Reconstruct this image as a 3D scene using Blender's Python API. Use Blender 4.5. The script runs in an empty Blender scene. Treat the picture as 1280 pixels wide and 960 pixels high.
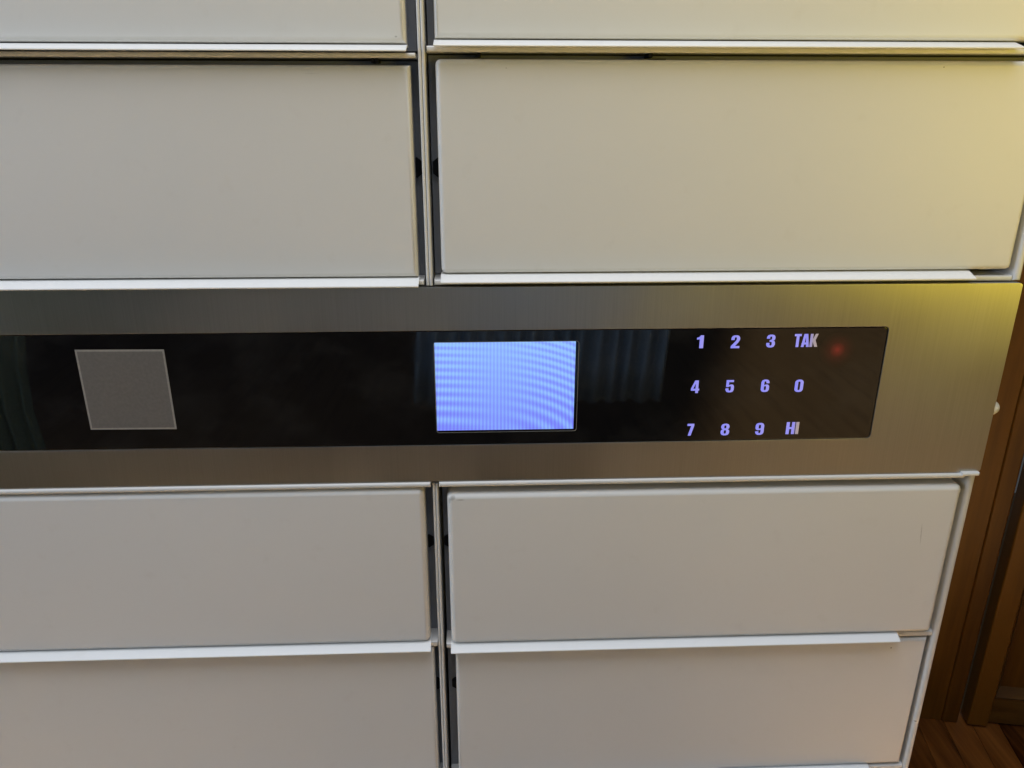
import bpy, bmesh, math, random
from mathutils import Vector, Matrix, Euler
random.seed(7)
S = bpy.context.scene
C = S.collection
ZC = 1.36                      # height of the camera above the floor; plan: x right, y into the locker, front face at y = 0

# ------------------------------------------------------------------ camera
cam = bpy.data.cameras.new('camera'); co = bpy.data.objects.new('camera', cam); C.objects.link(co)
cam.sensor_fit = 'HORIZONTAL'; cam.sensor_width = 36.0; cam.lens = 36.0*961.0/1280.0
cam.clip_start = 0.02; cam.clip_end = 50
Rv = Vector((0.99918841, -0.04026257, 0.00120109)); Fv = Vector((0.0382753, 0.93973548, -0.33975318)); Uv = Vector((0.01255062, 0.33952341, 0.94051387))
m = Matrix((Rv, Uv, -Fv)).transposed().to_4x4(); m.translation = Vector((0, -0.6, ZC))
co.matrix_world = m
S.camera = co

# ------------------------------------------------------------------ light
w = bpy.data.worlds.new('World'); S.world = w; w.use_nodes = True
bg = w.node_tree.nodes['Background']; bg.inputs[0].default_value = (0.86, 0.94, 1.0, 1); bg.inputs[1].default_value = 0.055
def area(name, loc, target, sx, sy, power, col, spread=180):
    l = bpy.data.lights.new(name, 'AREA'); l.shape = 'RECTANGLE'; l.size = sx; l.size_y = sy; l.energy = power; l.color = col
    l.spread = math.radians(spread)
    o = bpy.data.objects.new(name, l); C.objects.link(o); o.location = loc
    o.rotation_euler = (Vector(target)-Vector(loc)).to_track_quat('-Z', 'Y').to_euler()
    return o
area('overhead_daylight', (-0.20, -0.66, ZC+1.50), (-0.20, -0.64, ZC), 1.5, 1.05, 26, (0.90, 0.93, 1.0))
area('window_daylight', (-2.8, -0.85, ZC+0.65), (0.0, 0, ZC-0.1), 1.1, 1.2, 34, (0.74, 0.86, 1.0))
area('warm_side_lamp', (1.15, -0.83, ZC+0.12), (0.44, 0, ZC+0.30), 0.62, 0.8, 1.4, (1.0, 0.76, 0.05), 58)
area('floor_sun_fill', (2.02, -3.0, ZC+1.3), (2.02, -3.0, 0), 1.5, 3.6, 26, (1.0, 0.93, 0.78), 10).rotation_euler = (0, 0, math.radians(22))  # sun patch on the floor that the glass mirrors
area('floor_sun_fill', (-1.0, -0.6, ZC+1.3), (-1.0, -0.6, 0), 1.0, 0.8, 17, (1.0, 0.95, 0.86), 10).rotation_euler = (0, 0, math.radians(-11))  # added fill: bounces off the floor onto the lower left doors
area('floor_sun_fill', (1.0, -0.55, ZC+1.3), (1.0, -0.55, 0), 0.7, 0.8, 18, (1.0, 0.95, 0.86), 10).rotation_euler = (0, 0, math.radians(-11))  # added fill: floor bounce to brighten the lower right doors
S.view_settings.view_transform = 'Standard'; S.view_settings.look = 'None'
S.view_settings.exposure = 0.0; S.view_settings.gamma = 1.0

# ------------------------------------------------------------------ material helpers
def mat(name):
    m = bpy.data.materials.new(name); m.use_nodes = True
    return m, m.node_tree.nodes, m.node_tree.links, m.node_tree.nodes['Principled BSDF']
def noise(N, L, scale, detail=3, stretch=None, rough=0.5):
    tc = N.new('ShaderNodeTexCoord'); n = N.new('ShaderNodeTexNoise')
    n.inputs['Scale'].default_value = scale; n.inputs['Detail'].default_value = detail; n.inputs['Roughness'].default_value = rough
    if stretch:
        mp = N.new('ShaderNodeMapping'); mp.inputs['Scale'].default_value = stretch
        L.new(tc.outputs['Object'], mp.inputs[0]); L.new(mp.outputs[0], n.inputs['Vector'])
    else: L.new(tc.outputs['Object'], n.inputs['Vector'])
    return n
def ramp(N, L, src, stops):
    r = N.new('ShaderNodeValToRGB'); e = r.color_ramp.elements
    while len(e) < len(stops): e.new(0.5)
    for k, (p, c) in enumerate(stops): e[k].position = p; e[k].color = (*c, 1)
    L.new(src, r.inputs[0]); return r
def maprange(N, L, src, a, b, c, d):
    r = N.new('ShaderNodeMapRange'); L.new(src, r.inputs[0])
    for k, v in enumerate((a, b, c, d)): r.inputs[k+1].default_value = v
    return r
def math_(N, L, op, a, b=None):
    n = N.new('ShaderNodeMath'); n.operation = op
    for k, v in enumerate((a, b)):
        if v is None: continue
        if isinstance(v, (int, float)): n.inputs[k].default_value = v
        else: L.new(v, n.inputs[k])
    return n.outputs[0]
def bump(N, L, src, strength, dist, b, prev=None):
    n = N.new('ShaderNodeBump'); n.inputs['Strength'].default_value = strength; n.inputs['Distance'].default_value = dist
    L.new(src, n.inputs['Height'])
    if prev: L.new(prev.outputs[0], n.inputs['Normal'])
    L.new(n.outputs[0], b.inputs['Normal']); return n

# powder-coated sheet steel, off white, with small marks and chips at their places (x, z in metres from the camera axis)
MARKS = [  # x, z, half width, half height, lean, darkness
    (0.397, -0.3655, 0.0006, 0.0125, -0.10, 0.35), (0.3935, -0.4945, 0.0010, 0.0010, 0, 0.85), (0.4345, -0.586, 0.0018, 0.0010, 0, 0.75),
    (-0.0275, -0.3205, 0.0030, 0.0026, 0.3, 0.42), (-0.0205, -0.3222, 0.0040, 0.0007, -0.15, 0.40), (-0.0300, -0.3235, 0.0011, 0.0030, 0.1, 0.30), (-0.0585, 0.0465, 0.0011, 0.0007, 0, 0.5),
    (0.343, 0.0275, 0.0007, 0.0005, 0, 0.8), (0.02, 0.026, 0.0007, 0.0004, 0, 0.5), (-0.120, 0.022, 0.006, 0.0004, 0.05, 0.12)]
def paint(name, base, rough=0.42, marks=False):
    m, N, L, b = mat(name)
    n1 = noise(N, L, 2.3, 2); n2 = noise(N, L, 55, 4)
    r = ramp(N, L, n1.outputs['Fac'], [(0.3, tuple(c*0.965 for c in base)), (0.7, base)])
    col = r.outputs[0]
    mx = N.new('ShaderNodeMix'); mx.data_type = 'RGBA'; mx.blend_type = 'MULTIPLY'
    L.new(col, mx.inputs['A']); f = maprange(N, L, n2.outputs['Fac'], 0.62, 0.8, 0, 0.10); L.new(f.outputs[0], mx.inputs['Factor'])
    mx.inputs['B'].default_value = (0.62, 0.55, 0.45, 1); col = mx.outputs['Result']
    if marks:
        tc = N.new('ShaderNodeTexCoord'); sp = N.new('ShaderNodeSeparateXYZ'); L.new(tc.outputs['Object'], sp.inputs[0])
        wob = noise(N, L, 900, 2)
        for (x, z, hw, hh, lean, dk) in MARKS:
            dz = math_(N, L, 'SUBTRACT', sp.outputs['Z'], ZC+z)
            dx = math_(N, L, 'SUBTRACT', sp.outputs['X'], x)
            dx = math_(N, L, 'SUBTRACT', dx, math_(N, L, 'MULTIPLY', dz, lean))
            a = math_(N, L, 'POWER', math_(N, L, 'ABSOLUTE', math_(N, L, 'DIVIDE', dx, hw)), 2.0)
            c = math_(N, L, 'POWER', math_(N, L, 'ABSOLUTE', math_(N, L, 'DIVIDE', dz, hh)), 2.0)
            q = math_(N, L, 'ADD', math_(N, L, 'ADD', a, c), math_(N, L, 'MULTIPLY', wob.outputs['Fac'], 0.9))
            k = maprange(N, L, q, 0.5, 1.5, dk, 0)
            mm = N.new('ShaderNodeMix'); mm.data_type = 'RGBA'; L.new(k.outputs[0], mm.inputs['Factor']); L.new(col, mm.inputs['A'])
            mm.inputs['B'].default_value = (0.10, 0.085, 0.07, 1); col = mm.outputs['Result']
    L.new(col, b.inputs['Base Color'])
    rr = maprange(N, L, n1.outputs['Fac'], 0.3, 0.7, rough-0.04, rough+0.06); L.new(rr.outputs[0], b.inputs['Roughness'])
    b1 = bump(N, L, n1.outputs['Fac'], 0.35, 0.004, b)
    n3 = noise(N, L, 1400, 2); bump(N, L, n3.outputs['Fac'], 0.10, 0.0004, b, b1)
    return m
CREAM = (0.70, 0.692, 0.675)
M = {}
M['paint'] = paint('off_white_powder_coat', CREAM, 0.40, True)
M['frame'] = paint('off_white_frame_paint', (0.69, 0.68, 0.66), 0.36, True)
M['lip'] = paint('brightened_lip_paint', (0.84, 0.84, 0.83), 0.38)  # door paint whitened to stand for overhead light on the lips
M['inner'] = paint('shade_grey_inner', (0.30, 0.30, 0.31), 0.5)  # cabinet paint greyed, shade of the door gaps put into the colour
def plain(name, col, rough, metal=0.0, spec=0.5):
    m, N, L, b = mat(name)
    n = noise(N, L, 420 if 'sticker' in name else 120, 3); r = ramp(N, L, n.outputs['Fac'], [(0.3, tuple(c*0.85 for c in col)), (0.7, col)]); L.new(r.outputs[0], b.inputs['Base Color'])
    rr = maprange(N, L, n.outputs['Fac'], 0.3, 0.7, max(rough-0.05, 0.02), rough+0.05); L.new(rr.outputs[0], b.inputs['Roughness'])
    b.inputs['Metallic'].default_value = metal; b.inputs['Specular IOR Level'].default_value = spec
    return m
M['black'] = plain('black_rubber', (0.006, 0.006, 0.008), 0.6, 0, 0.2)
M['zinc'] = plain('zinc_screw', (0.62, 0.60, 0.55), 0.3, 1.0)
M['gasket'] = plain('dark_gasket', (0.01, 0.01, 0.01), 0.5)
# brushed stainless steel
m_, N, L, b = mat('brushed_stainless_steel'); M['steel'] = m_
g = noise(N, L, 260, 4, (6.0, 1.0, 0.05), 0.6); g2 = noise(N, L, 6, 3)
r = ramp(N, L, g.outputs['Fac'], [(0.3, (0.43, 0.425, 0.42)), (0.7, (0.49, 0.485, 0.48))]); L.new(r.outputs[0], b.inputs['Base Color'])
b.inputs['Metallic'].default_value = 1.0
a_ = maprange(N, L, g.outputs['Fac'], 0.3, 0.7, 0.31, 0.36); sm = maprange(N, L, g2.outputs['Fac'], 0.40, 0.75, 0.0, 0.14)
L.new(math_(N, L, 'ADD', a_.outputs[0], sm.outputs[0]), b.inputs['Roughness'])
b.inputs['Anisotropic'].default_value = 0.55
tg = N.new('ShaderNodeTangent'); tg.direction_type = 'RADIAL'; tg.axis = 'Z'; L.new(tg.outputs[0], b.inputs['Tangent'])
b.inputs['Anisotropic Rotation'].default_value = 0.0
bump(N, L, g.outputs['Fac'], 0.05, 0.0003, b)
# smoked display glass with wiped smears
m_, N, L, b = mat('black_display_glass'); M['glass'] = m_
s1 = noise(N, L, 9, 5, (1.0, 1.0, 2.2), 0.62)
s2 = noise(N, L, 14, 6, (1.0, 1.0, 1.6), 0.7); s3 = noise(N, L, 700, 2)
hz = math_(N, L, 'ADD', maprange(N, L, s2.outputs['Fac'], 0.48, 0.80, 0.0, 1.0).outputs[0], maprange(N, L, s3.outputs['Fac'], 0.70, 0.78, 0.0, 1.6).outputs[0])
hr = ramp(N, L, hz, [(0.0, (0.0030, 0.0034, 0.0050)), (1.0, (0.016, 0.016, 0.017))]); L.new(hr.outputs[0], b.inputs['Base Color'])
rr = maprange(N, L, s1.outputs['Fac'], 0.45, 0.78, 0.012, 0.07); L.new(rr.outputs[0], b.inputs['Roughness'])
b.inputs['IOR'].default_value = 1.65
# backlit LCD: pale blue with the woven bands of its pixel rows
m_, N, L, b = mat('lit_blue_screen'); M['screen'] = m_
tc = N.new('ShaderNodeTexCoord'); sp = N.new('ShaderNodeSeparateXYZ'); L.new(tc.outputs['Object'], sp.inputs[0])
u = maprange(N, L, sp.outputs['X'], -0.0385, 0.0762, -1, 1).outputs[0]
v = maprange(N, L, sp.outputs['Z'], ZC-0.2568, ZC-0.1798, 0, 1).outputs[0]
u2 = math_(N, L, 'MULTIPLY', u, u)
ph = math_(N, L, 'ADD', math_(N, L, 'MULTIPLY', math_(N, L, 'POWER', v, 1.35), 62.0), math_(N, L, 'MULTIPLY', math_(N, L, 'MULTIPLY', u2, u), 2.0))
ph = math_(N, L, 'ADD', ph, math_(N, L, 'MULTIPLY', math_(N, L, 'ADD', u, 0.15), math_(N, L, 'MULTIPLY', math_(N, L, 'ADD', u, 1.1), 5.5)))
band = math_(N, L, 'MULTIPLY', math_(N, L, 'SINE', ph), 0.30)
edge = maprange(N, L, math_(N, L, 'ABSOLUTE', math_(N, L, 'ADD', u, 0.12)), 0.05, 0.75, 0.12, 1.0).outputs[0]
band = math_(N, L, 'MULTIPLY', band, edge)
ve = math_(N, L, 'SINE', math_(N, L, 'ADD', math_(N, L, 'MULTIPLY', u, 118.0), math_(N, L, 'MULTIPLY', v, math_(N, L, 'MULTIPLY', u, 10.0))))
low = maprange(N, L, v, 0.0, 1.0, 0.26, 0.17).outputs[0]
tot = math_(N, L, 'ADD', math_(N, L, 'ADD', band, 0.55), math_(N, L, 'MULTIPLY', ve, low))
tot = math_(N, L, 'ADD', tot, maprange(N, L, v, 0, 1, -0.22, 0.25).outputs[0])
rc = ramp(N, L, tot, [(0.0, (0.19, 0.22, 0.95)), (0.5, (0.235, 0.36, 0.99)), (1.0, (0.31, 0.56, 1.0))])
L.new(rc.outputs[0], b.inputs['Emission Color']); b.inputs['Emission Strength'].default_value = 1.0
b.inputs['Base Color'].default_value = (0.01, 0.01, 0.015, 1); b.inputs['Roughness'].default_value = 0.1
M['bezel'] = plain('grey_screen_edge', (0.20, 0.20, 0.19), 0.4)
M['sticker'] = plain('pale_sticker', (0.30, 0.285, 0.26), 0.55, 0, 0.25)
M['sticker_in'] = plain('grey_sticker_print', (0.145, 0.138, 0.13), 0.55, 0, 0.25)
# back-lit legends: one LED under each, light fading along the word
def legend_mat(name, x0, x1, fade):
    m, N, L, b = mat(name)
    tc = N.new('ShaderNodeTexCoord'); sp = N.new('ShaderNodeSeparateXYZ'); L.new(tc.outputs['Object'], sp.inputs[0])
    u = maprange(N, L, sp.outputs['X'], x0, x1, 0, 1).outputs[0]
    if fade: stops = [(0.0, (0.30, 0.29, 0.93)), (0.55, (0.26, 0.25, 0.90)), (0.80, (0.34, 0.28, 0.36)), (1.0, (0.40, 0.31, 0.27))]
    else: stops = [(0.0, (0.235, 0.245, 0.97)), (0.5, (0.26, 0.26, 0.95)), (1.0, (0.33, 0.31, 0.88))]
    r = ramp(N, L, u, stops); L.new(r.outputs[0], b.inputs['Emission Color']); b.inputs['Emission Strength'].default_value = 0.9
    b.inputs['Base Color'].default_value = (0.10, 0.10, 0.11, 1); b.inputs['Roughness'].default_value = 0.3
    return m
m_, N, L, b = mat('red_indicator'); M['led'] = m_
tc = N.new('ShaderNodeTexCoord'); vs = N.new('ShaderNodeVectorMath'); vs.operation = 'DISTANCE'; L.new(tc.outputs['Object'], vs.inputs[0]); vs.inputs[1].default_value = (0.2941, -0.0034, ZC-0.1894)
r = ramp(N, L, maprange(N, L, vs.outputs['Value'], 0, 0.016, 0, 1).outputs[0], [(0.0, (0.16, 0.010, 0.008)), (0.16, (0.085, 0.006, 0.004)), (0.42, (0.020, 0.0015, 0.001)), (0.75, (0.004, 0.0003, 0.0002)), (0.98, (0, 0, 0))])
L.new(r.outputs[0], b.inputs['Emission Color']); b.inputs['Emission Strength'].default_value = 1.0
b.inputs['Base Color'].default_value = (0.0035, 0.0038, 0.005, 1); b.inputs['Roughness'].default_value = 0.03; b.inputs['IOR'].default_value = 1.65
def wood(name, dark, light, axis, rough=0.35):
    m, N, L, b = mat(name)
    st = {'Z': (14, 14, 0.9), 'X': (0.9, 14, 14), 'Y': (14, 0.9, 14)}[axis]
    n = noise(N, L, 2.2, 6, st, 0.6); oi = N.new('ShaderNodeObjectInfo')
    f = math_(N, L, 'ADD', n.outputs['Fac'], math_(N, L, 'MULTIPLY', math_(N, L, 'SUBTRACT', oi.outputs['Random'], 0.5), 0.35))
    r = ramp(N, L, f, [(0.32, dark), (0.68, light)]); L.new(r.outputs[0], b.inputs['Base Color'])
    b.inputs['Roughness'].default_value = rough; bump(N, L, n.outputs['Fac'], 0.25, 0.0015, b)
    return m
M['door_wood'] = wood('stained_door_wood', (0.115, 0.040, 0.003), (0.23, 0.092, 0.008), 'Z', 0.38)
M['rail_wood'] = wood('stained_rail_wood', (0.11, 0.045, 0.006), (0.24, 0.115, 0.022), 'X', 0.38)
M['floor_wood'] = wood('varnished_floor_wood', (0.06, 0.014, 0.002), (0.42, 0.15, 0.032), 'Y', 0.28)
M['room_floor'] = wood('worn_floor_wood', (0.17, 0.10, 0.04), (0.30, 0.19, 0.085), 'Y', 0.45)
M['wall'] = plain('plaster_wall', (0.30, 0.25, 0.18), 0.8)

# ------------------------------------------------------------------ mesh helpers
def link(name, bm, material, parent=None, smooth=True, kind=None, label=None, cat=None, group=None):
    me = bpy.data.meshes.new(name); bmesh.ops.recalc_face_normals(bm, faces=bm.faces); bm.to_mesh(me); bm.free()
    me.materials.append(material)
    if smooth:
        for p in me.polygons: p.use_smooth = True
        me.set_sharp_from_angle(angle=math.radians(38))
    o = bpy.data.objects.new(name, me); C.objects.link(o)
    if smooth:
        wn = o.modifiers.new('flat_faces', 'WEIGHTED_NORMAL'); wn.weight = 100; wn.keep_sharp = True
    return tag(o, parent, kind, label, cat, group)
def tag(o, parent=None, kind=None, label=None, cat=None, group=None):
    if parent is not None:
        o.parent = parent; bpy.context.view_layer.update(); o.matrix_parent_inverse = parent.matrix_world.inverted()
    for k, v in (('kind', kind), ('label', label), ('category', cat), ('group', group)):
        if v: o[k] = v
    return o
def empty(name, loc, label, cat, rz=0):
    o = bpy.data.objects.new(name, None); C.objects.link(o); o.location = loc; o.rotation_euler = (0, 0, rz); o.empty_display_size = 0.1
    o['label'] = label; o['category'] = cat; bpy.context.view_layer.update(); return o
def box(bm, x0, x1, y0, y1, z0, z1, r=0.0, seg=2, sel=None):
    """box in metres (z above the floor); r rounds the edges that sel(midpoint) picks (all by default)"""
    vs = [bm.verts.new((x, y, z)) for x in (x0, x1) for y in (y0, y1) for z in (z0, z1)]
    fs = [bm.faces.new([vs[i] for i in q]) for q in ((0, 1, 3, 2), (4, 6, 7, 5), (0, 4, 5, 1), (2, 3, 7, 6), (0, 2, 6, 4), (1, 5, 7, 3))]
    if r > 0:
        ed = {e for f in fs for e in f.edges}
        if sel: ed = {e for e in ed if sel((e.verts[0].co+e.verts[1].co)/2)}
        bmesh.ops.bevel(bm, geom=list(ed), offset=r, segments=seg, profile=0.5, affect='EDGES', clamp_overlap=True)
    return bm
def B(*a, **k): return box(bmesh.new(), *a, **k)
def mm(z): return ZC + z/1000.0

# ------------------------------------------------------------------ the room behind: floor, door, casing (turned 11 degrees to the locker)
RA = math.radians(-11.3)
O = Vector((1.029, 0.8006, 0)); ud = Vector((math.cos(RA), math.sin(RA), 0)); nd = Vector((math.sin(RA), -math.cos(RA), 0))   # along the wall, out of the wall
floor = link('floor', B(-4.0, 4.5, -6.0, 1.9, -0.05, -0.004), M['room_floor'], kind='structure')
RM = Matrix.Translation(O) @ Matrix.Rotation(RA, 4, 'Z')          # local frame: x along the wall, y into the wall
pl_mesh = None
PW = 0.0625
def plank(px, y0, y1, lift):
    bm = B(px+0.0006, px+PW-0.0006, y0, y1, -0.014, lift, r=0.0012, seg=1, sel=lambda c: c.z > -0.005)
    bm.transform(RM)
    return link('plank', bm, M['floor_wood'], floor)
for k in range(-9, 10):
    y = -0.012; j = 0
    y0 = -0.012 - random.uniform(0.30, 0.62)
    plank(k*PW-0.016, y0+0.0007, 0.05, random.uniform(-0.0006, 0.0004))
    plank(k*PW-0.016, y0-0.55, y0-0.0007, random.uniform(-0.0006, 0.0004))
def wbox(name, parent, material, s0, s1, d0, d1, z0, z1, r=0.002, seg=2):
    """box on the wall: s along it, d out of it (towards the camera)"""
    bm = B(s0, s1, -d1, -d0, z0, z1, r=r, seg=seg); bm.transform(RM); return link(name, bm, material, parent)
wall_o = wbox('wall', None, M['wall'], -1.9, -0.24, -0.12, -0.02, 0.0, 2.5, 0.0); wall_o['kind'] = 'structure'
cs = empty('door_casing', O - ud*0.08, 'brown wooden door casing board just right of the white locker', 'door casing', RA)
wbox('casing_board', cs, M['door_wood'], -0.24, 0.0410, -0.02, 0.0, 0.0, 2.15, 0.002)
wbox('casing_edge', cs, M['door_wood'], 0.0411, 0.076, -0.02, 0.0035, 0.0, 2.15, 0.004, 3)
dr = empty('panelled_door', O + ud*0.5, 'dark brown panelled wooden door at the right edge, beyond the casing', 'door', RA)
wbox('stile', dr, M['door_wood'], 0.093, 0.137, -0.03, 0.012, 0.006, 2.08, 0.004, 3)
wbox('stile', dr, M['door_wood'], 0.80, 0.90, -0.03, 0.012, 0.006, 2.08, 0.004, 3)
wbox('rail', dr, M['rail_wood'], 0.138, 0.799, -0.03, -0.004, 0.006, 0.078, 0.003)
wbox('rail', dr, M['rail_wood'], 0.138, 0.799, -0.03, -0.004, 0.95, 1.10, 0.003)
wbox('rail', dr, M['rail_wood'], 0.138, 0.799, -0.03, -0.004, 1.98, 2.08, 0.003)
wbox('panel', dr, M['door_wood'], 0.15, 0.79, -0.036, -0.022, 0.09, 0.94, 0.002)
wbox('panel', dr, M['door_wood'], 0.15, 0.79, -0.036, -0.022, 1.11, 1.97, 0.002)
for (z0, z1) in ((0.078, 0.952), (1.098, 1.982)):
    bm = bmesh.new()                                             # sloping bolection moulding round the panel
    o_ = [(0.138, z0), (0.799, z0), (0.799, z1), (0.138, z1)]; i_ = [(0.160, z0+0.022), (0.777, z0+0.022), (0.777, z1-0.022), (0.160, z1-0.022)]
    vo = [bm.verts.new((a, 0.004, c)) for a, c in o_]; vm = [bm.verts.new(((a*0.75+d*0.25), -0.001, c*0.75+e*0.25)) for (a, c), (d, e) in zip(o_, i_)]; vi = [bm.verts.new((a, 0.0235, c)) for a, c in i_]
    for q in range(4):
        bm.faces.new((vo[q], vo[(q+1) % 4], vm[(q+1) % 4], vm[q])); bm.faces.new((vm[q], vm[(q+1) % 4], vi[(q+1) % 4], vi[q]))
    bm.transform(RM); link('moulding', bm, M['rail_wood'], dr)

# ------------------------------------------------------------------ the locker
XL, XD, XR = -0.523, -0.0420, 0.4392           # outer left, middle, outer right
DEPTH = 0.52
lock = empty('parcel_locker', ((XL+XR)/2, DEPTH/2, 0), 'off white steel parcel locker with stainless control panel and rows of doors', 'locker')
T = 0.0018
def shelfz(top, bot): return mm(top), mm(bot)
# carcass sheets (side walls, divider, back)
link('side_panel', B(XR-0.0068, XR, 0.0, DEPTH, 0.03, mm(-304.6), r=0.0026, seg=3, sel=lambda c: c.y < 0.001), M['frame'], lock)
link('side_panel', B(XR-0.0068, XR, 0.0, DEPTH, mm(-133.2), mm(360), r=0.0026, seg=3, sel=lambda c: c.y < 0.001), M['frame'], lock)
link('side_panel', B(XL, XL+0.0068, 0.0, DEPTH, 0.03, mm(-304.6), r=0.0026, seg=3, sel=lambda c: c.y < 0.001), M['frame'], lock)
link('side_panel', B(XL, XL+0.0068, 0.0, DEPTH, mm(-133.2), mm(360), r=0.0026, seg=3, sel=lambda c: c.y < 0.001), M['frame'], lock)
for (z0, z1) in ((0.03, mm(-307.5)), (mm(-133.5), mm(360))):
    lo = z0 < 0.5
    xs = (-0.0446, -0.0424, -0.0421, -0.0399) if lo else (-0.0434, -0.0410, -0.0407, -0.0384)
    link('divider_sheet', B(xs[0], xs[1], 0.0005, DEPTH-0.01, z0, z1, r=0.0007, seg=2, sel=lambda c: c.y < 0.002), M['frame'], lock)
    link('divider_sheet', B(xs[2], xs[3], 0.0, DEPTH-0.01, z0, z1, r=0.0007, seg=2, sel=lambda c: c.y < 0.002), M['frame'], lock)
link('back_panel', B(XL+0.002, XR-0.002, DEPTH-0.004, DEPTH+0.002, 0.03, mm(355)), M['frame'], lock)
link('top_panel', B(XL, XR, 0.0, DEPTH, mm(361), mm(366), r=0.001), M['frame'], lock)
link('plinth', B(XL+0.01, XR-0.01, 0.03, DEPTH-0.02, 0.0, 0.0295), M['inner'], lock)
# rows: z of shelf front edge (top, bottom) below each row, per column; doors (top, bottom)
cols = {'L': dict(x0=XL+0.0115, x1=[-0.0515, -0.0495, -0.0518, -0.0490], sx=(XL+0.0075, -0.0452), lip=(XL+0.050, -0.0507)),
        'R': dict(x0=[-0.0312, -0.0312, -0.0322, -0.0290], x1=[0.4285, 0.4282, 0.4268, 0.4285], sx=(-0.0372, XR-0.0072), lip=(-0.0308, 0.3950))}
doors = {'L': [(188, 42.2), (27.7, -126.6), (-311.8, -471.6), (-481.5, -638.5)],
         'R': [(190, 45.6), (32.0, -123.9), (-317.0, -474.4), (-484.6, -641.5)]}
shelves = {'L': [(36.0, 32.5), (-129.2, -133.2), (-474.0, -480.0), (-641.5, -646.5)],
           'R': [(40.8, 36.5), (-129.0, -133.2), (-476.6, -482.2), (-644.0, -649.5)]}
dl = {'L': ['top left door of the four above the control panel', 'left door resting just above the control panel', 'left door directly below the control panel', 'left door in the lowest row in view'],
      'R': ['top right door, yellow lit', 'right door just above the control panel, yellow lit at its right end', 'right door directly below the control panel, chipped corner', 'right door in the lowest row in view']}
# rows that run on above and below the picture
for c_ in 'LR':
    d = 5.0 if c_ == 'L' else 1.5
    doors[c_] += [(352, 200-d)]; shelves[c_] += [(196-d, 192-d)]
    for k in range(4):
        t = -651.5-161.0*k; doors[c_] += [(t, t-153.5)]; shelves[c_] += [(t-156.0, t-160.0)]
def xr(v, i): return v if isinstance(v, float) else v[min(i, len(v)-1)]
for c_ in 'LR':
    q = cols[c_]
    for i, ((zt, zb), (st, sb)) in enumerate(zip(doors[c_], shelves[c_])):
        x0, x1 = xr(q['x0'], i), xr(q['x1'], i)
        yf = (0.0004, -0.0006, 0.0010, 0.0002)[i % 4] + (0.0005 if c_ == 'L' else 0)
        if i == 2: yf -= 0.0050
        bm = B(x0, x1, yf, 0.0165, mm(zb), mm(zt), r=(0.0050 if i == 2 else 0.0040), seg=4, sel=lambda c: c.y < 0.008)
        d = link('door', bm, M['paint'], lock, label=('off white ' + dl[c_][i]) if i < 4 else None)
        # pull lip along the foot of the door: a folded strip that slopes out and down
        l0, l1 = q['lip'][0], q['lip'][1]
        if c_ == 'L': l1 = x1 + 0.0006
        else: l0 = x0 - 0.0004
        zi, zo, yo = mm(zb-0.9), mm(zb-5.0), -0.0096
        bm = bmesh.new(); prof = [(0.012, zi+0.0001), (yf+0.0018, zi), (yo, zo+0.0003), (yo-0.0003, zo-0.0004), (yo, zo-0.0010), (yf+0.0018, zi-0.0013), (0.012, zi-0.0013)]
        A_ = [bm.verts.new((l0, y, z)) for y, z in prof]; D_ = [bm.verts.new((l1, y, z)) for y, z in prof]
        n = len(prof)
        for k in range(n): bm.faces.new((A_[k], A_[(k+1) % n], D_[(k+1) % n], D_[k]))
        bm.faces.new(A_); bm.faces.new(D_[::-1])
        ec = [e for e in bm.edges if abs(e.verts[0].co.y-e.verts[1].co.y) > 0.004 and max(e.verts[0].co.y, e.verts[1].co.y) < 0.006]
        ce = [e for e in bm.edges if abs(e.verts[0].co.x-l0) < 1e-6 and abs(e.verts[1].co.x-l0) < 1e-6 and min(e.verts[0].co.y, e.verts[1].co.y) < yo+0.0001 and max(e.verts[0].co.y, e.verts[1].co.y) < yo+0.001]
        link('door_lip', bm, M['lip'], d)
        # shelf under the row
        link('shelf', B(q['sx'][0], q['sx'][1], 0.0008, DEPTH-0.01, mm(sb), mm(st), r=0.0014, seg=3, sel=lambda c: c.y < 0.002), M['frame'], lock)
        # stop flange behind the door gaps, their shade put into its grey, and the two black plugs of each door
        sx0, sx1 = q['sx']
        zlo, zhi = mm(zb-4.0), mm(zt+3.5)
        for (a0, a1, b0, b1) in ((sx0, sx0+0.016, zlo, zhi), (sx1-0.016, sx1, zlo, zhi), (sx0+0.0162, sx1-0.0162, zhi-0.014, zhi)):
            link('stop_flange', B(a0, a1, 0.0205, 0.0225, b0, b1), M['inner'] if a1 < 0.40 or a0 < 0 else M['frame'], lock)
        zc = {0: (zt+zb)/2, 1: -44.6 if c_ == 'R' else -44.6, 2: -376.0, 3: -538.0}.get(i, (zt+zb)/2+8)
        hx = x1+0.0008 if c_ == 'L' else x0-0.0006
        bm = bmesh.new(); hr, fl = (0.0078, 0.0046) if i < 2 else (0.0062, 0.0042)
        pts = [(hx-fl, -hr*0.55), (hx, -hr), (hx+fl, -hr*0.55), (hx+fl, hr*0.55), (hx, hr), (hx-fl, hr*0.55)]
        f0 = [bm.verts.new((a, 0.0166 if False else 0.0172, mm(zc)+e)) for a, e in pts]; f1 = [bm.verts.new((a, 0.0204, mm(zc)+e)) for a, e in pts]
        bm.faces.new(f0); bm.faces.new(f1[::-1])
        for k in range(6): bm.faces.new((f0[k], f0[(k+1) % 6], f1[(k+1) % 6], f1[k]))
        link('latch_plug', bm, M['black'], lock, smooth=False)
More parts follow.
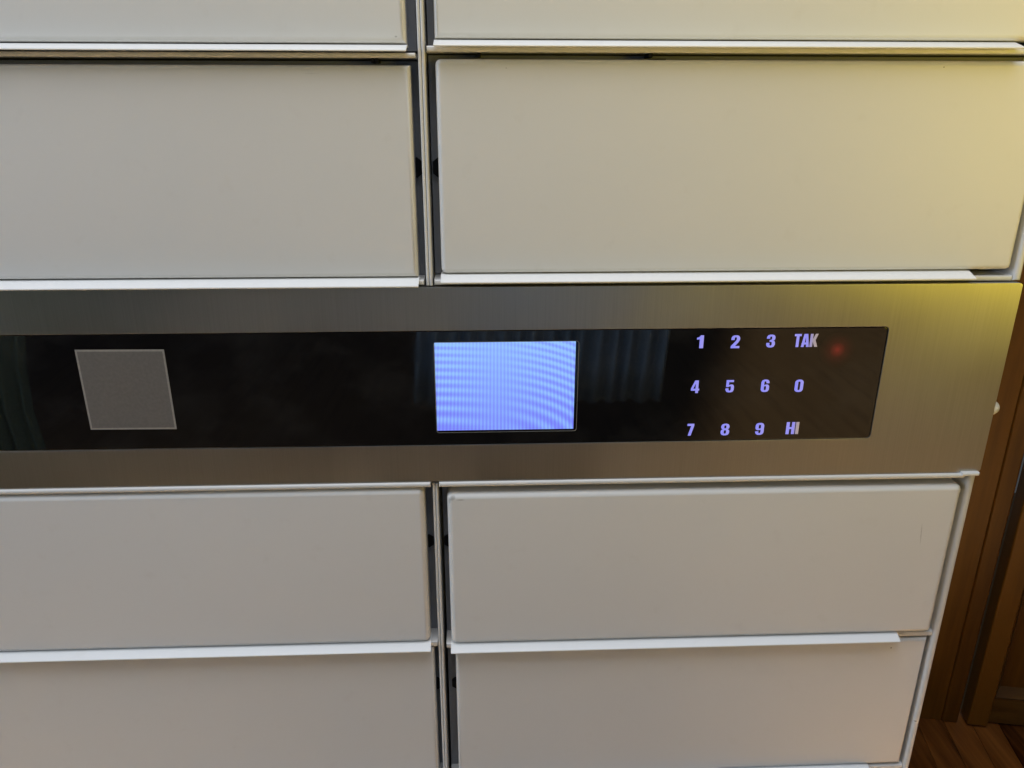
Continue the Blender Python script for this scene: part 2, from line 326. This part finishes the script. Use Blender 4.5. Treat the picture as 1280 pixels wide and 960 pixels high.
# lower block's top rail, right under the control panel
for (a0, a1) in ((XL+0.007, -0.0458), (-0.0386, 0.4262)):
    link('top_rail', B(a0, a1, -0.0044, 0.4, mm(-309.6), mm(-304.9), r=0.0019, seg=3, sel=lambda c: c.y < 0.002), M['frame'], lock)
link('corner_tab', B(0.4215, XR-0.0022, -0.0070, 0.03, mm(-306.4), mm(-303.2), r=0.0013, seg=3, sel=lambda c: c.y < 0.01), M['frame'], lock)
# small dark clips in the top gaps
for (x, z, wd) in ((-0.0765, 30.0, 0.0012), (-0.0735, 30.0, 0.0012), (0.0005, 34.2, 0.0012), (0.1255, 34.0, 0.0016), (0.1310, 32.6, 0.0060)):
    link('gap_clip', B(x-wd, x+wd, 0.004, 0.0195, mm(z-0.5), mm(z+2.4 if wd < 0.004 else z+0.2), r=0.0003, seg=1), M['black'], lock, smooth=False)

# ------------------------------------------------------------------ control panel
def rrect(x0, x1, z0, z1, r, n=6):
    p = []
    for (cx, cz, a) in ((x1-r, z1-r, 0), (x0+r, z1-r, 90), (x0+r, z0+r, 180), (x1-r, z0+r, 270)):
        for k in range(n+1):
            t = math.radians(a+90*k/n); p.append((cx+r*math.cos(t), cz+r*math.sin(t)))
    return p
def plate(outer, inner, y0, y1, bev=0.0):
    """flat plate (outline minus hole) with its front at y0"""
    bm = bmesh.new(); ed = []
    loops = [outer] + ([inner] if inner else [])
    for lp in loops:
        v = [bm.verts.new((x, y0, z)) for x, z in lp]
        ed += [bm.edges.new((v[k], v[(k+1) % len(v)])) for k in range(len(v))]
    bmesh.ops.triangle_fill(bm, use_beauty=True, edges=ed)
    ex = bmesh.ops.extrude_face_region(bm, geom=bm.faces[:])
    for v in [g for g in ex['geom'] if isinstance(g, bmesh.types.BMVert)]: v.co.y = y1
    if bev:
        be = [e for e in bm.edges if all(abs(v.co.y-y0) < 1e-7 for v in e.verts) and len(e.link_faces) == 2 and any(abs(f.normal.y) < 0.5 for f in e.link_faces)]
        bm.normal_update()
        be = [e for e in bm.edges if all(abs(v.co.y-y0) < 1e-7 for v in e.verts) and any(abs(f.normal.y) < 0.5 for f in e.link_faces)]
        bmesh.ops.bevel(bm, geom=be, offset=bev, segments=2, profile=0.5, affect='EDGES')
    return bm
YP = -0.0030
GX0, GX1, GZ0, GZ1 = -0.418, 0.3345, mm(-270.0), mm(-169.8)
panel = link('control_panel', plate(rrect(XL, XR+0.0005, mm(-304.3), mm(-134.2), 0.003), rrect(GX0, GX1, GZ0, GZ1, 0.0036), YP, 0.03, 0.0006), M['steel'], lock,
             label='brushed stainless steel control panel with black display glass')
link('gasket', B(GX0-0.004, GX1+0.004, 0.004, 0.006, GZ0-0.004, GZ1+0.004), M['gasket'], panel)
glass = link('display_glass', plate(rrect(GX0+0.0006, GX1-0.0006, GZ0+0.0006, GZ1-0.0006, 0.0032), None, YP+0.0003, 0.0035, 0.0004), M['glass'], panel, label='glossy black display glass strip')
YG = YP+0.0003
def thin(name, outline, material, t=0.0002, hole=None, lab=None): return link(name, plate(outline, hole, YG-t, YG+0.0001), material, panel, smooth=False, label=lab)
thin('screen', rrect(-0.0386, 0.0763, mm(-256.8), mm(-179.7), 0.0003, 2), M['screen'], 0.00025, lab='lit pale blue screen')
thin('screen_edge', rrect(-0.0393, 0.0791, mm(-259.0), mm(-179.2), 0.0025), M['bezel'], 0.0001, rrect(-0.0389, 0.0787, mm(-258.6), mm(-179.5), 0.0022))
st_ = [(-0.3234, mm(-251.4)), (-0.2536, mm(-251.9)), (-0.2538, mm(-182.9)), (-0.3236, mm(-182.4))]
thin('sticker', st_, M['sticker'], 0.00018, lab='plain pale square sticker on the display glass')
cx_, cz_ = sum(p[0] for p in st_)/4, sum(p[1] for p in st_)/4
thin('sticker_field', [(cx_+(a-cx_)*0.955, cz_+(c-cz_)*0.955) for a, c in st_], M['sticker_in'], 0.00024)
led = [(0.2941+0.016*math.cos(t*math.pi/16), mm(-189.4)+0.016*math.sin(t*math.pi/16)) for t in range(32)]
thin('indicator_light', led, M['led'], 0.0001, lab='dim red indicator light beside the keypad')
# lit legends of the touch keys
keys = [('1', 178.5, -181.2, 5.6, 11.0), ('2', 207.8, -181.5, 7.2, 11.0), ('3', 237.2, -181.2, 7.2, 11.0), ('TAK', 266.6, -181.0, 19.8, 11.2),
        ('4', 177.7, -220.4, 7.0, 11.2), ('5', 207.0, -220.3, 7.0, 11.0), ('6', 236.9, -220.3, 7.0, 11.1), ('0', 265.8, -220.7, 7.2, 11.1),
        ('7', 176.8, -259.4, 5.8, 11.0), ('8', 206.7, -259.7, 7.4, 10.8), ('9', 236.6, -259.6, 7.4, 11.1), ('HI', 265.1, -259.3, 11.0, 11.2)]
def rr_(x0, x1, z0, z1, r): return rrect(x0, x1, z0, z1, r, 4)
_six = [(5.3,7),(5.3,8.1),(4.7,9.4),(3.5,10),(1.9,10),(.6,9.4),(0,8),(0,2),(.6,.6),(1.9,0),(3.5,0),(4.8,.6),(5.4,2),(5.4,4.3),(5,5.5),(4,6.1),(2.9,6),(2,5.5),(2,7.9),(2.3,8.5),(3,8.5),(3.3,8),(3.3,7)]
_hole = rr_(2, 3.4, 1.6, 4.7, .6)
GLYPH = {
 '0': ([rr_(0, 5.4, 0, 10, 2.3), rr_(2, 3.4, 1.6, 8.4, .68)], 5.4),
 '1': ([[(3.6,0),(3.6,10),(1.9,10),(1.6,9.2),(.9,8.5),(0,8.2),(0,6.7),(1.5,6.9),(1.5,0)]], 3.6),
 '2': ([[(0,0),(5.3,0),(5.3,1.7),(2.6,1.7),(4.6,4.8),(5.3,6.6),(5.3,8.0),(4.7,9.4),(3.6,10),(1.8,10),(.6,9.4),(0,8.0),(0,6.4),(2,6.4),(2,7.8),(2.3,8.5),(3,8.5),(3.3,7.9),(3.3,6.8),(2.8,5.6),(0,1.6)]], 5.3),
 '3': ([[(0,3.6),(0,2),(.6,.6),(1.8,0),(3.6,0),(4.8,.6),(5.4,2),(5.4,3.7),(4.9,4.8),(4.2,5.2),(4.9,5.7),(5.3,6.7),(5.3,8.2),(4.7,9.5),(3.5,10),(1.8,10),(.6,9.4),(0,8.1),(0,6.9),(2,6.9),(2,7.9),(2.3,8.5),(3,8.5),(3.3,7.9),(3.3,6.7),(2.9,6),(1.9,5.9),(1.9,4.5),(2.9,4.4),(3.4,3.8),(3.4,2.2),(3,1.5),(2.3,1.5),(2,2.2),(2,3.6)]], 5.4),
 '4': ([[(3.1,0),(5,0),(5,1.9),(5.7,1.9),(5.7,3.5),(5,3.5),(5,10),(2.5,10),(0,3.6),(0,1.9),(3.1,1.9)], [(3.1,3.5),(3.1,7.6),(1.6,3.5)]], 5.7),
 '5': ([[(0,3.3),(0,2),(.6,.6),(1.8,0),(3.6,0),(4.8,.6),(5.4,2),(5.4,4.6),(5,5.9),(4,6.5),(3,6.4),(2,5.7),(2,8.3),(5,8.3),(5,10),(.2,10),(.2,4.4),(2,4.4),(2.2,4.8),(2.8,5),(3.3,4.7),(3.4,4),(3.4,2.3),(3,1.5),(2.3,1.5),(2,2.2),(2,3.3)]], 5.4),
 '6': ([_six, _hole], 5.4),
 '7': ([[(0,10),(4.6,10),(4.6,8.2),(2.7,0),(.7,0),(2.6,8.2),(0,8.2)]], 4.6),
 '8': ([[(0,2),(.6,.6),(1.9,0),(3.5,0),(4.8,.6),(5.4,2),(5.4,3.8),(4.9,4.8),(4.2,5.2),(4.9,5.7),(5.3,6.6),(5.3,8.1),(4.7,9.4),(3.5,10),(1.9,10),(.7,9.4),(.1,8.1),(.1,6.6),(.5,5.7),(1.2,5.2),(.5,4.8),(0,3.8)], rr_(2, 3.4, 1.5, 4.4, .6), rr_(2.05, 3.35, 6, 8.5, .6)], 5.4),
 '9': ([[(5.4-a, 10-c) for a, c in _six], [(5.4-a, 10-c) for a, c in _hole]], 5.4),
 'T': ([[(1.4,0),(3.4,0),(3.4,8.3),(4.8,8.3),(4.8,10),(0,10),(0,8.3),(1.4,8.3)]], 4.6),
 'A': ([[(0,0),(2,0),(2.2,1.9),(3.5,1.9),(3.7,0),(5.7,0),(4.2,10),(1.5,10)], [(2.4,3.5),(3.3,3.5),(2.85,7.6)]], 5.5),
 'K': ([[(0,0),(2,0),(2,4.2),(3.5,0),(5.7,0),(3.9,5.2),(5.5,10),(3.5,10),(2,6),(2,10),(0,10)]], 5.6),
 'H': ([[(0,0),(2,0),(2,4.2),(3.4,4.2),(3.4,0),(5.4,0),(5.4,10),(3.4,10),(3.4,5.9),(2,5.9),(2,10),(0,10)]], 5.4),
 'I': ([[(0,0),(2,0),(2,10),(0,10)]], 2.0)}
for (txt, x, z, wd, ht) in keys:
    bm = bmesh.new(); ed = []; gx = 0.0
    for ch in txt:
        loops, adv = GLYPH[ch]
        for lp in loops:
            vv = [bm.verts.new((gx+a, 0, c)) for a, c in lp]; ed += [bm.edges.new((vv[k], vv[(k+1) % len(vv)])) for k in range(len(vv))]
        gx += adv + 0.55
    gx -= 0.55
    bmesh.ops.triangle_fill(bm, use_beauty=True, edges=ed)
    for v in bm.verts: v.co = Vector((x/1000+(v.co.x-gx/2)*wd/1000/gx, YG-0.0002, mm(z)+(v.co.z-5)*ht/10000))
    link('key_legend', bm, legend_mat('lit_legend', x/1000-wd/2000, x/1000+wd/2000, len(txt) > 1), panel, smooth=False, label='lit violet key reading ' + txt)
# screw head on the panel's right flank
bm = bmesh.new(); bmesh.ops.create_uvsphere(bm, u_segments=20, v_segments=12, radius=0.0068)
for v in bm.verts: v.co = Vector((XR+0.0004+max(v.co.x, -0.001)*1.2, 0.004+v.co.y, mm(-245.5)+v.co.z))
link('screw_head', bm, M['frame'], panel)

# ------------------------------------------------------------------ what the dark glass and the steel mirror: blue and green grey cloths added unseen behind the camera
M['cloth'] = plain('blue_cloth', (0.42, 0.62, 0.88), 0.9, 0, 0.1)
M['cloth_green'] = plain('green_grey_cloth', (0.30, 0.42, 0.33), 0.9, 0, 0.1)
def mirrored_cloth(x0, x1, zlow, sway, material, label):
    bm = bmesh.new(); n = int(300*(x1-x0)); rows_ = []
    for q in range(13):
        z = zlow+(1.95-zlow)*q/12; row = []
        for k in range(n+1):
            t = k/n; x = x0+(x1-x0)*t + sway*math.sin(q*0.9+x0*5)
            row.append(bm.verts.new((x, -1.62+0.012*math.sin(t*128*(x1-x0)+0.6*math.sin(t*31))*(1.15-0.25*z), z+0.004*math.sin(t*60))))
        rows_.append(row)
    for a, c in zip(rows_, rows_[1:]):
        for k in range(n): bm.faces.new((a[k], a[k+1], c[k+1], c[k]))
    cl = link('mirrored_cloth', bm, material, label=label, cat='mirrored_cloth')
    so = cl.modifiers.new('thickness', 'SOLIDIFY'); so.thickness = 0.002
mirrored_cloth(-0.20, 0.56, 0.50, 0.012, M['cloth'], 'blue pleated cloth mirrored dimly in the display glass beside the screen')
mirrored_cloth(-1.95, -1.33, 0.20, 0.030, M['cloth_green'], 'green grey cloth added for a dim reflection in the glass left of the sticker')
